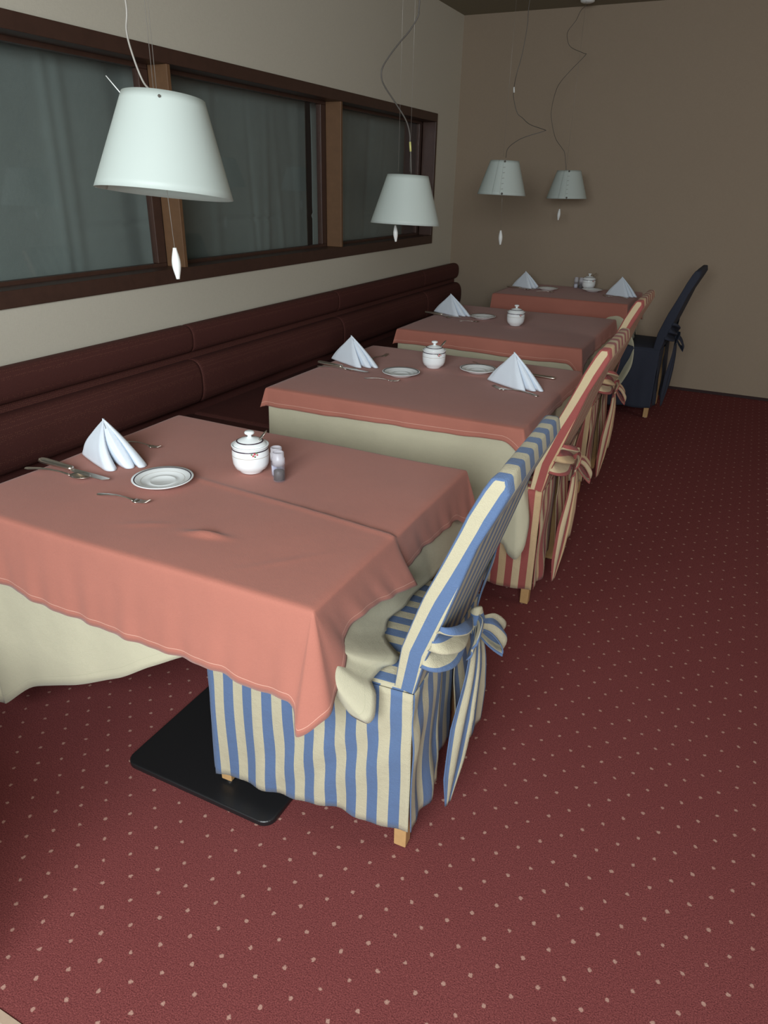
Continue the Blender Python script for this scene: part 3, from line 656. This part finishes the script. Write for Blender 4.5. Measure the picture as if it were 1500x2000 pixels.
def spoon_obj(name, L, label=None):
    """handle from -L/2 to bowl at +L/2"""
    t = thing(name, label, 'spoon') if label else thing(name, 'x', 'spoon')
    k = L/.17
    xs = [-.085, -.082, -.07, -.05, -.02, .01, .03, .042]; xs = [x*k for x in xs]
    mesh('handle', *strip(xs, [z*k for z in (.004, .004, .005, .008, .010, .009, .006, .005)], [w_*k for w_ in (.006, .012, .0145, .011, .006, .005, .006, .009)], .0022*k), M['steel'], t)
    V = []; F = []; nr, na = 5, 20
    for r in range(nr+1):
        q = r/nr
        for a in range(na):
            an = 2*PI*a/na; c, s = math.cos(an), math.sin(an)
            V.append(((.063+.024*q*c)*k, .0165*q*s*k*(1-.12*c), (.0015+.0065*q*q)*k))
    for r in range(nr):
        for a in range(na): b = (a+1) % na; F.append((r*na+a, r*na+b, (r+1)*na+b, (r+1)*na+a))
    F.append(tuple(range(na)))
    o = mesh('spoon_bowl', V, F, M['steel'], t); solid(o, .0012, 0)
    return t
def fork_obj(name, L, label=None):
    t = thing(name, label or 'x', 'fork'); k = L/.17
    xs = [x*k for x in (-.085, -.082, -.07, -.05, -.02, .01, .028, .036)]
    mesh('handle', *strip(xs, [z*k for z in (.003, .003, .004, .007, .009, .007, .004, .003)], [w_*k for w_ in (.006, .012, .0145, .010, .0055, .005, .007, .016)], .0022*k), M['steel'], t)
    parts = [strip([x*k for x in (.035, .042, .050)], [z*k for z in (.003, .002, .002)], [.017*k, .021*k, .0215*k], .002*k)]
    for q in (-1.5, -.5, .5, 1.5):
        v, f = strip([x*k for x in (.049, .06, .072, .085)], [z*k for z in (.002, .002, .004, .008)], [.004*k, .0034*k, .003*k, .0015*k], .0018*k)
        parts.append(([(a, b+q*.0056*k, c) for a, b, c in v], f))
    mesh('tines', *merge(*parts), M['steel'], t); return t
def knife_obj(name, L, label=None):
    t = thing(name, label or 'x', 'knife'); k = L/.21
    xs = [x*k for x in (-.105, -.102, -.09, -.06, -.03, -.008, -.003)]
    mesh('handle', *strip(xs, [.005*k]*7, [w_*k for w_ in (.010, .015, .019, .017, .0135, .013, .009)], .008*k), M['steel'], t)
    V = [(x*k, y*k, z) for z in (.0028, .0042) for x, y in ((-.004, -.005), (.01, -.009), (.07, -.0095), (.095, -.008), (.105, .003), (.104, .007), (.06, .0075), (-.004, .0055))]
    n = 8; F = [tuple(range(n))[::-1], tuple(range(n, 2*n))]+[(i, (i+1) % n, (i+1) % n+n, i+n) for i in range(n)]
    bevel(mesh('blade', V, F, M['steel'], t, False), .0004, 1); return t
PROTO = {}
def place(kind, a, b, z, label, group, tilt=0):
    """lay a piece of cutlery with its handle end at a and its head end at b"""
    a = Vector(a); b = Vector(b); L = (b-a).length
    f = {'spoon': spoon_obj, 'fork': fork_obj, 'knife': knife_obj}[kind]
    o = f({'spoon': 'table_spoon', 'fork': 'dessert_fork', 'knife': 'table_knife'}[kind], L, label)
    o.location = ((a.x+b.x)/2, (a.y+b.y)/2, z); o.rotation_euler = (tilt, 0, math.atan2(b.y-a.y, b.x-a.x)); o['group'] = group; return o
def plate(label, loc, R=.083):
    t = thing('side_plate', label, 'plate', loc, 0, 'white side plates with a dark rim line'); k = R/.083
    p = [(0, .004), (.030, .004), (.031, .0052), (.034, .0052), (.035, .004), (.048, .0048), (.056, .008), (.070, .0125), (.0825, .0165), (.083, .0175), (.0825, .0185), (.070, .015), (.056, .0105), (.048, .0075), (.0365, .0068), (.035, .0080), (.031, .0080), (.0295, .0066), (0, .0064)]
    prof = [(0, .001), (.046, .001), (.048, 0), (.050, .002), (.054, .006), (.070, .011), (.0825, .0158), (.0832, .0170), (.0825, .0180), (.070, .0150), (.056, .0105), (.048, .0072), (.038, .0062), (.0355, .0076), (.0335, .0076), (.031, .0058), (0, .0056)]
    mesh('dish', *lathe([(r*k, z*k) for r, z in prof], 64), M['porcelain'], t)
    def up(r): return np.interp(r, [.070, .0825], [.0150, .0180])+.00025
    mesh('rim_line', *lathe([(.0745*k, (up(.0745))*k), (.0775*k, (up(.0775))*k)], 64), M['band'], t)
    mesh('gold_line', *lathe([(.0585*k, .01165*k), (.0592*k, .0119*k)], 64), M['fine'], t)
    return t
def napkin(label, loc, rz, W=.25, H=.122, D=.11, loops=2, fat=1.0):
    """standing folded napkin: conical surfaces from a looping base curve up to the ridge apex"""
    base = [(-W*.25, .034), (-W*.40, .024), (-W*.485, .008), (-W*.49, -.006), (-W*.42, -.020), (-W*.10, -.036), (W*.10, -.044), (W*.27, -.050), (W*.345, -.040), (W*.29, -.026), (W*.12, -.016), (W*.10, -.006), (W*.26, -.012), (W*.40, -.014), (W*.44, -.002), (W*.38, .009), (W*.2, .008),
            (W*.2, .017), (W*.40, .012), (W*.495, .008), (W*.515, .022), (W*.43, .036), (W*.1, .042)]
    base = [(x, y*(.62+.38*fat) if y < 0 else y*(.75+.25*fat), 0) for x, y in base]
    pts = cr(base, 9); m = len(pts); rows = 18; V = []; F = []; ax0 = -W*.03
    for r in range(rows+1):
        t_ = r/rows
        for i, p in enumerate(pts):
            ax = ax0+.0035*math.cos(i/m*5); ay = .0015*math.sin(i/m*PI*2)
            q = 1-t_; by = .012*math.sin(PI*t_)*(-1 if p[1] < -.01 else .3)*(1 if abs(p[0]) < W*.4 else .4)
            bx = .006*math.sin(PI*t_)*(1 if p[0] > W*.3 else 0)
            if p[0] < -W*.3: bx -= .004*math.sin(PI*min(1, t_*1.6))
            V.append((ax+(p[0]-ax)*q+bx, ay+(p[1]-ay)*q+by*(fat-.3), H*t_**.97))
    for r in range(rows):
        for i in range(m-1):
            a = r*m+i; F.append((a, a+1, a+m+1, a+m))
    o = mesh('folded_napkin', V, F, M['napkin']); solid(o, .0022, 0); o.location = loc; o.rotation_euler = (0, 0, rz)
    return tag(o, label, 'napkin', 'white napkins folded into standing points')
def shaker(label, loc, fill):
    t = thing('spice_shaker', label, 'shaker', loc, .3, 'clear plastic spice shakers')
    mesh('jar', *lathe([(0, 0), (.0165, 0), (.0175, .0015), (.0175, .048), (.0150, .048), (.0155, .003), (0, .003)], 28), M['clear'], t)
    mesh('spice_fill', *lathe([(0, .0035), (.0148, .0035), (.0148, .030), (.006, .033), (0, .034)], 24), M[fill], t)
    mesh('grinder_head', *lathe([(0, .048), (.0178, .048), (.0178, .068), (.0160, .070), (.0162, .083), (.0155, .085), (.0135, .0855), (.0130, .081), (0, .081)], 28), M['frost'], t)
    return t
Z = .7545
g_lbl = 'cutlery laid on the pink cloths'
# nearest table
napkin('white napkin folded into a standing point beside the knife on the nearest table', (.822, 1.415, Z), math.radians(-9), W=.245, H=.125, fat=1.7)
plate('side plate on the nearest table, beside the front napkin', (1.080, 1.352, Z))
b, s = sugar_bowl('white lidded sugar bowl on the nearest table, beside the shakers', (1.238, 1.545, Z), 0)
s['label'] = 'teaspoon handle sticking up out of the sugar bowl on the nearest table'; s['group'] = 'teaspoons standing in sugar bowls'
shaker('clear plastic pepper shaker on the nearest table, in front of the other shaker', (1.349, 1.522, Z), 'pepper')
shaker('clear spice shaker standing just behind the pepper shaker on the nearest table', (1.322, 1.552, Z), 'salt')
place('knife', (.672, 1.293), (.950, 1.280), Z+.006, 'knife with its blade toward the plate on the nearest table, crossing a spoon', g_lbl)
place('spoon', (.672, 1.240), (.890, 1.268), Z, 'spoon lying under the knife at the bench edge of the nearest table', g_lbl)
place('fork', (.985, 1.207), (1.145, 1.229), Z, 'short fork lying alone in front of the plate on the nearest table', g_lbl)
place('fork', (.745, 1.552), (.880, 1.560), Z, 'fork half hidden behind the napkin on the nearest table', g_lbl)
# second table
napkin('white standing napkin on the bench side of the second table', (.847, 2.885, Z), math.radians(-19), W=.285, H=.125)
napkin('white standing napkin on the chair side of the second table', (1.622, 2.882, Z), math.radians(-22), W=.275, H=.138)
plate('side plate on the second table next to the bench side napkin', (1.140, 2.79, Z))
plate('side plate on the second table tucked behind the chair side napkin', (1.415, 3.025, Z))
b, s = sugar_bowl('white lidded sugar bowl between the two plates of the second table', (1.208, 3.00, Z), 0)
s['label'] = 'teaspoon handle sticking up out of the sugar bowl on the second table'; s['group'] = 'teaspoons standing in sugar bowls'
place('knife', (.730, 2.772), (1.010, 2.726), Z+.006, 'knife in front of the bench side napkin on the second table', g_lbl)
place('spoon', (.750, 2.728), (.945, 2.745), Z, 'spoon crossing under the knife at the bench side of the second table', g_lbl)
place('fork', (1.030, 2.652), (1.185, 2.685), Z, 'fork lying in front of the bench side plate on the second table', g_lbl)
place('fork', (.895, 2.955), (.915, 3.12), Z, 'fork pointing to the window behind the bench side napkin on the second table', g_lbl)
place('fork', (1.765, 2.753), (1.560, 2.80), Z, 'fork in front of the chair side napkin on the second table', g_lbl)
place('knife', (1.757, 3.068), (1.52, 3.09), Z, 'knife whose thick handle shows behind the chair side napkin of the second table', g_lbl)
place('spoon', (1.33, 3.20), (1.40, 3.13), Z, 'small spoon behind the farther plate on the second table', g_lbl)
# third table
napkin('white standing napkin on the third table', (.738, 4.435, Z), math.radians(-19), W=.285, H=.125)
plate('side plate on the third table beside its only napkin', (.975, 4.38, Z))
b, s = sugar_bowl('white lidded sugar bowl without a spoon on the third table', (1.223, 4.26, Z), 0, False)
place('knife', (.60, 4.335), (.866, 4.285), Z+.006, 'knife in front of the napkin on the third table', g_lbl)
place('spoon', (.66, 4.325), (.80, 4.262), Z, 'spoon crossing the knife on the third table', g_lbl)
place('spoon', (.885, 4.195), (1.0, 4.24), Z, 'spoon lying in front of the plate on the third table', g_lbl)
# farthest table
Z4 = .7695
napkin('white standing napkin on the bench side of the farthest table', (.815, 5.92, Z4), math.radians(-14), W=.24, H=.125)
napkin('white standing napkin on the farthest table beside the striped chair back', (1.585, 5.87, Z4), math.radians(-14), W=.24, H=.14)
plate('side plate on the farthest table next to the bench side napkin', (1.015, 5.86, Z4))
plate('side plate on the farthest table in front of the sugar bowl', (1.345, 6.00, Z4))
b, s = sugar_bowl('white lidded sugar bowl on the farthest table by the end wall', (1.285, 6.13, Z4), 0)
s['label'] = 'teaspoon handle sticking up out of the sugar bowl on the farthest table'; s['group'] = 'teaspoons standing in sugar bowls'
shaker('small spice shaker against the sugar bowl of the farthest table', (1.225, 6.115, Z4), 'pepper')
shaker('small spice shaker at the bench side of the other one on the farthest table', (1.185, 6.12, Z4), 'salt')
place('knife', (.70, 5.80), (.94, 5.765), Z4+.006, 'knife in front of the bench side napkin on the farthest table', g_lbl)
place('spoon', (.76, 5.755), (.90, 5.76), Z4, 'spoon beside the knife on the farthest table', g_lbl)
place('spoon', (.96, 5.71), (1.10, 5.74), Z4, 'spoon in front of the bench side plate on the farthest table', g_lbl)
place('fork', (1.66, 5.745), (1.47, 5.78), Z4, 'fork in front of the chair side napkin on the farthest table', g_lbl)

# ------------------------------------------------------------------ pendant lamps
LAMPS = [{'c': (1.1976, 1.345, 1.4868),
  'cord': [(1.16, 1.36, 2.735), (1.155, 1.36, 2.5), (1.15, 1.35, 2.2), (1.115, 1.35, 2.0), (1.1431, 1.345, 1.8508), (1.1365, 1.345, 1.7981), (1.1377, 1.355, 1.7538), (1.1495, 1.365, 1.7075), (1.1841, 1.355, 1.6846),
           (1.2075, 1.345, 1.666)],
  'cr': 0.0022,
  'label': 'largest white cone pendant lamp, hanging over the nearest table',
  'pull': ((1.209, 1.345, 1.3736), (1.2106, 1.345, 1.3045)),
  'rod': ((1.0632, 1.345, 1.7195), (1.1104, 1.345, 1.6757)),
  'rose': (1.16, 1.36),
  'seam': 3.3161255787892263,
  'tilt': (-0.11, 0.017453292519943295, 0),
  'wires': [((1.1937, 1.345, 2.735), (1.1937, 1.345, 1.6871)), ((1.2021, 1.345, 2.735), (1.2021, 1.345, 1.6869))]},
 {'c': (1.0408, 3.0, 1.3598),
  'cord': [(1.1, 3.0, 2.735), (1.11, 3.0, 2.5), (1.0734, 3.0, 2.16), (1.0692, 3.0, 2.1112), (1.0342, 3.0, 2.0633), (0.9976, 3.0, 2.0313), (0.9583, 3.0, 1.9935), (0.9204, 3.0, 1.9477), (0.9143, 3.0, 1.9124),
           (0.9315, 3.0, 1.8759), (0.9868, 3.0, 1.8111), (1.0305, 3.0, 1.7554), (1.0486, 3.0, 1.7089), (1.0524, 3.0, 1.6714), (1.0559, 3.0, 1.6431), (1.0619, 3.0, 1.5566)],
  'cr': 0.003,
  'label': 'second white cone pendant lamp from the front, in front of the window corner',
  'pull': ((0.9943, 3.0, 1.3538), (0.9989, 3.0, 1.2869)),
  'rose': (1.1, 3.0),
  'seam': 1.7453292519943295,
  'tape': ((1.0522, 3.0, 1.6771), (1.056, 3.0, 1.6412)),
  'tilt': (-0.04, 0.017453292519943295, 0),
  'wires': [((1.002, 3.0, 2.735), (1.002, 3.0, 1.5655)), ((1.0544, 3.0, 2.735), (1.0544, 3.0, 1.5663))]},
 {'c': (0.945, 4.65, 1.4677),
  'cord': [(1.06, 4.65, 2.735), (1.0161, 4.65, 2.4674), (1.0146, 4.65, 2.3477), (0.9993, 4.65, 2.2129), (0.9764, 4.65, 2.1126), (0.9583, 4.68, 2.0519), (0.9513, 4.71, 2.0024), (0.9759, 4.73, 1.9233),
           (1.0106, 4.73, 1.8957), (1.0706, 4.7, 1.8577), (1.1714, 4.65, 1.8267), (1.1807, 4.63, 1.8174), (1.0875, 4.61, 1.79), (1.0275, 4.61, 1.7659), (0.9684, 4.63, 1.7259), (0.9542, 4.65, 1.6766)],
  'cr': 0.0019,
  'label': 'third white cone pendant lamp, its stapled seam facing the room, before the taupe wall',
  'pull': ((0.9613, 4.65, 1.263), (0.966, 4.65, 1.1777)),
  'rose': (1.06, 4.65),
  'seam': -1.67,
  'tape': ((0.9675, 4.65, 2.0485), (0.9705, 4.65, 2.0198)),
  'tilt': (-0.017453292519943295, 0.017453292519943295, 0),
  'wires': [((0.9375, 4.65, 2.735), (0.9375, 4.65, 1.6821))]},
 {'c': (1.0818, 5.85, 1.4426),
  'cord': [(1.015, 6.07, 2.70), (1.028, 5.85, 2.6292), (1.0006, 5.85, 2.572), (0.9548, 5.85, 2.5149), (0.9437, 5.89, 2.4762), (0.9714, 5.91, 2.4258), (1.0767, 5.87, 2.3788), (1.0937, 5.85, 2.3632), (1.0142, 5.81, 2.2721),
           (0.9504, 5.81, 2.2025), (0.9112, 5.85, 2.1442), (0.8874, 5.88, 2.0338), (0.899, 5.89, 1.9516), (0.941, 5.88, 1.85), (1.0067, 5.85, 1.781), (1.0302, 5.85, 1.7472), (1.0574, 5.85, 1.6276)],
  'cr': 0.0018,
  'label': 'farthest white cone pendant lamp, hung close to the taupe wall',
  'pull': ((1.0404, 5.85, 1.3699), (1.0387, 5.85, 1.2901)),
  'rose': (1.015, 6.07),
  'seam': -1.76,
  'tilt': (0, -0.017453292519943295, 0),
  'wires': [((1.0551, 5.85, 2.735), (1.0551, 5.85, 1.6449))]}]
SH, SR0, SR1 = .192, .150, .087
for li, L_ in enumerate(LAMPS):
    bx, by, bz = L_['c']                       # centre of the lower rim
    t = thing('pendant_lamp', L_['label'], 'lamp', (bx, by, CZ), 0, 'white cone pendant lamps over the tables')
    def loc_(p): return (p[0]-bx, p[1]-by, p[2]-CZ)
    sh = bpy.data.objects.new('lamp_shade', None)
    prof = []
    n = 72; V = []; F = []; hs = 12; seam = L_['seam']
    for j in range(hs+1):
        q = j/hs; r = SR0+(SR1-SR0)*q; z = SH*q
        for i in range(n+5):
            a = seam+2*PI*i/n; rr = r+(.0025 if i > n else 0)-(.0004*i/n)
            V.append((rr*math.cos(a), rr*math.sin(a), z))
    m = n+5
    for j in range(hs):
        for i in range(m-1): a = j*m+i; F.append((a, a+1, a+m+1, a+m))
    sh = mesh('lamp_shade', V, F, M['shade'], t); solid(sh, .0012, 0)
    sh.location = loc_((bx, by, bz)); sh.rotation_euler = L_['tilt']
    # clips, screw
    for a, zq, rr_ in ([(-.93, .93, .003)] if li == 0 else [] if li == 1 else [(seam+.42, .965, .006), (seam+.42, .04, .0065)]):
        if True:
            r = SR0+(SR1-SR0)*zq+.002
            v, f = lathe([(0, 0), (rr_, 0), (rr_, .002), (0, .0025)], 12)
            R = Matrix.Rotation(a, 4, 'Z')@Matrix.Translation((r, 0, SH*zq))@Matrix.Rotation(PI/2, 4, 'Y')
            mesh('rivet', [tuple(R@Vector(p)) for p in v], f, M['cord'], sh)
    if li >= 2:
        for k in range(5):
            zq = .17+.155*k; r = SR0+(SR1-SR0)*zq+.0035; R = Matrix.Rotation(seam+.41, 4, 'Z')
            mesh('staple', *tube([tuple(R@Vector((r, -.006, SH*zq))), tuple(R@Vector((r, .006, SH*zq+.002)))], .0011, 5), M['wire'], sh)
    # spider bars with the lamp holder
    mesh('spider_frame', *merge(*[tube([(SR1*math.cos(a), SR1*math.sin(a), SH-.012), (.012*math.cos(a), .012*math.sin(a), SH-.018)], .0015, 6) for a in (0, 2*PI/3, 4*PI/3)]), M['wire'], sh)
    mesh('bulb_holder', *lathe([(0, SH-.005), (.014, SH-.006), (.016, SH-.02), (.016, SH-.06), (.012, SH-.065), (0, SH-.065)], 20), M['white'], sh)
    mesh('light_bulb', *lathe([(0, SH-.066), (.012, SH-.068), (.014, SH-.08), (.026, SH-.105), (.028, SH-.12), (.022, SH-.14), (0, SH-.148)], 20), M['white'], sh)
    pts = cr(L_['cord'], 8); mesh('power_cord', *tube([loc_(p) for p in pts], L_.get('cr', .0022), 8), M['cord_light'] if li == 0 else M['cord'], t)
    for k, (a, b_) in enumerate(L_['wires']): mesh('suspension_wire', *tube([loc_(a), loc_(b_)], .0006, 5), M['wire'], t)
    if L_.get('tape'): 
        a, b_ = L_['tape']; mesh('cord_sleeve', *tube([loc_(a), loc_(b_)], .0042, 8), M['yellow'] if li == 1 else M['white'], t)
    if L_.get('rod'):
        a, b_ = L_['rod']; mesh('dimmer_rod', *tube([loc_(a), loc_(b_)], .0013, 6), M['white'], t)
    a, b_ = L_['pull']
    mesh('pull_cord', *tube([loc_((bx, by, bz+SH-.06)), loc_(a)], .0007, 5), M['wire'], t)
    a, b_ = Vector(a), Vector(b_); d = b_-a; kl = d.length
    NK = 24; rs = [.0052+.0075*math.sin(PI*k/NK)**1.3 for k in range(NK+1)]
    mesh('pull_knob', *tube([loc_(a+d*k/NK) for k in range(NK+1)], [r*kl/.085 for r in rs], 16), M['white'], t)
    mesh('ceiling_rose', *[(lambda vf: ([(v[0]+L_['rose'][0]-bx, v[1]+L_['rose'][1]-by, v[2]) for v in vf[0]], vf[1]))(lathe([(0, -.028), (.03, -.027), (.048, -.020), (.052, -.004), (.052, -.0005)], 28))][0], M['white'], t)
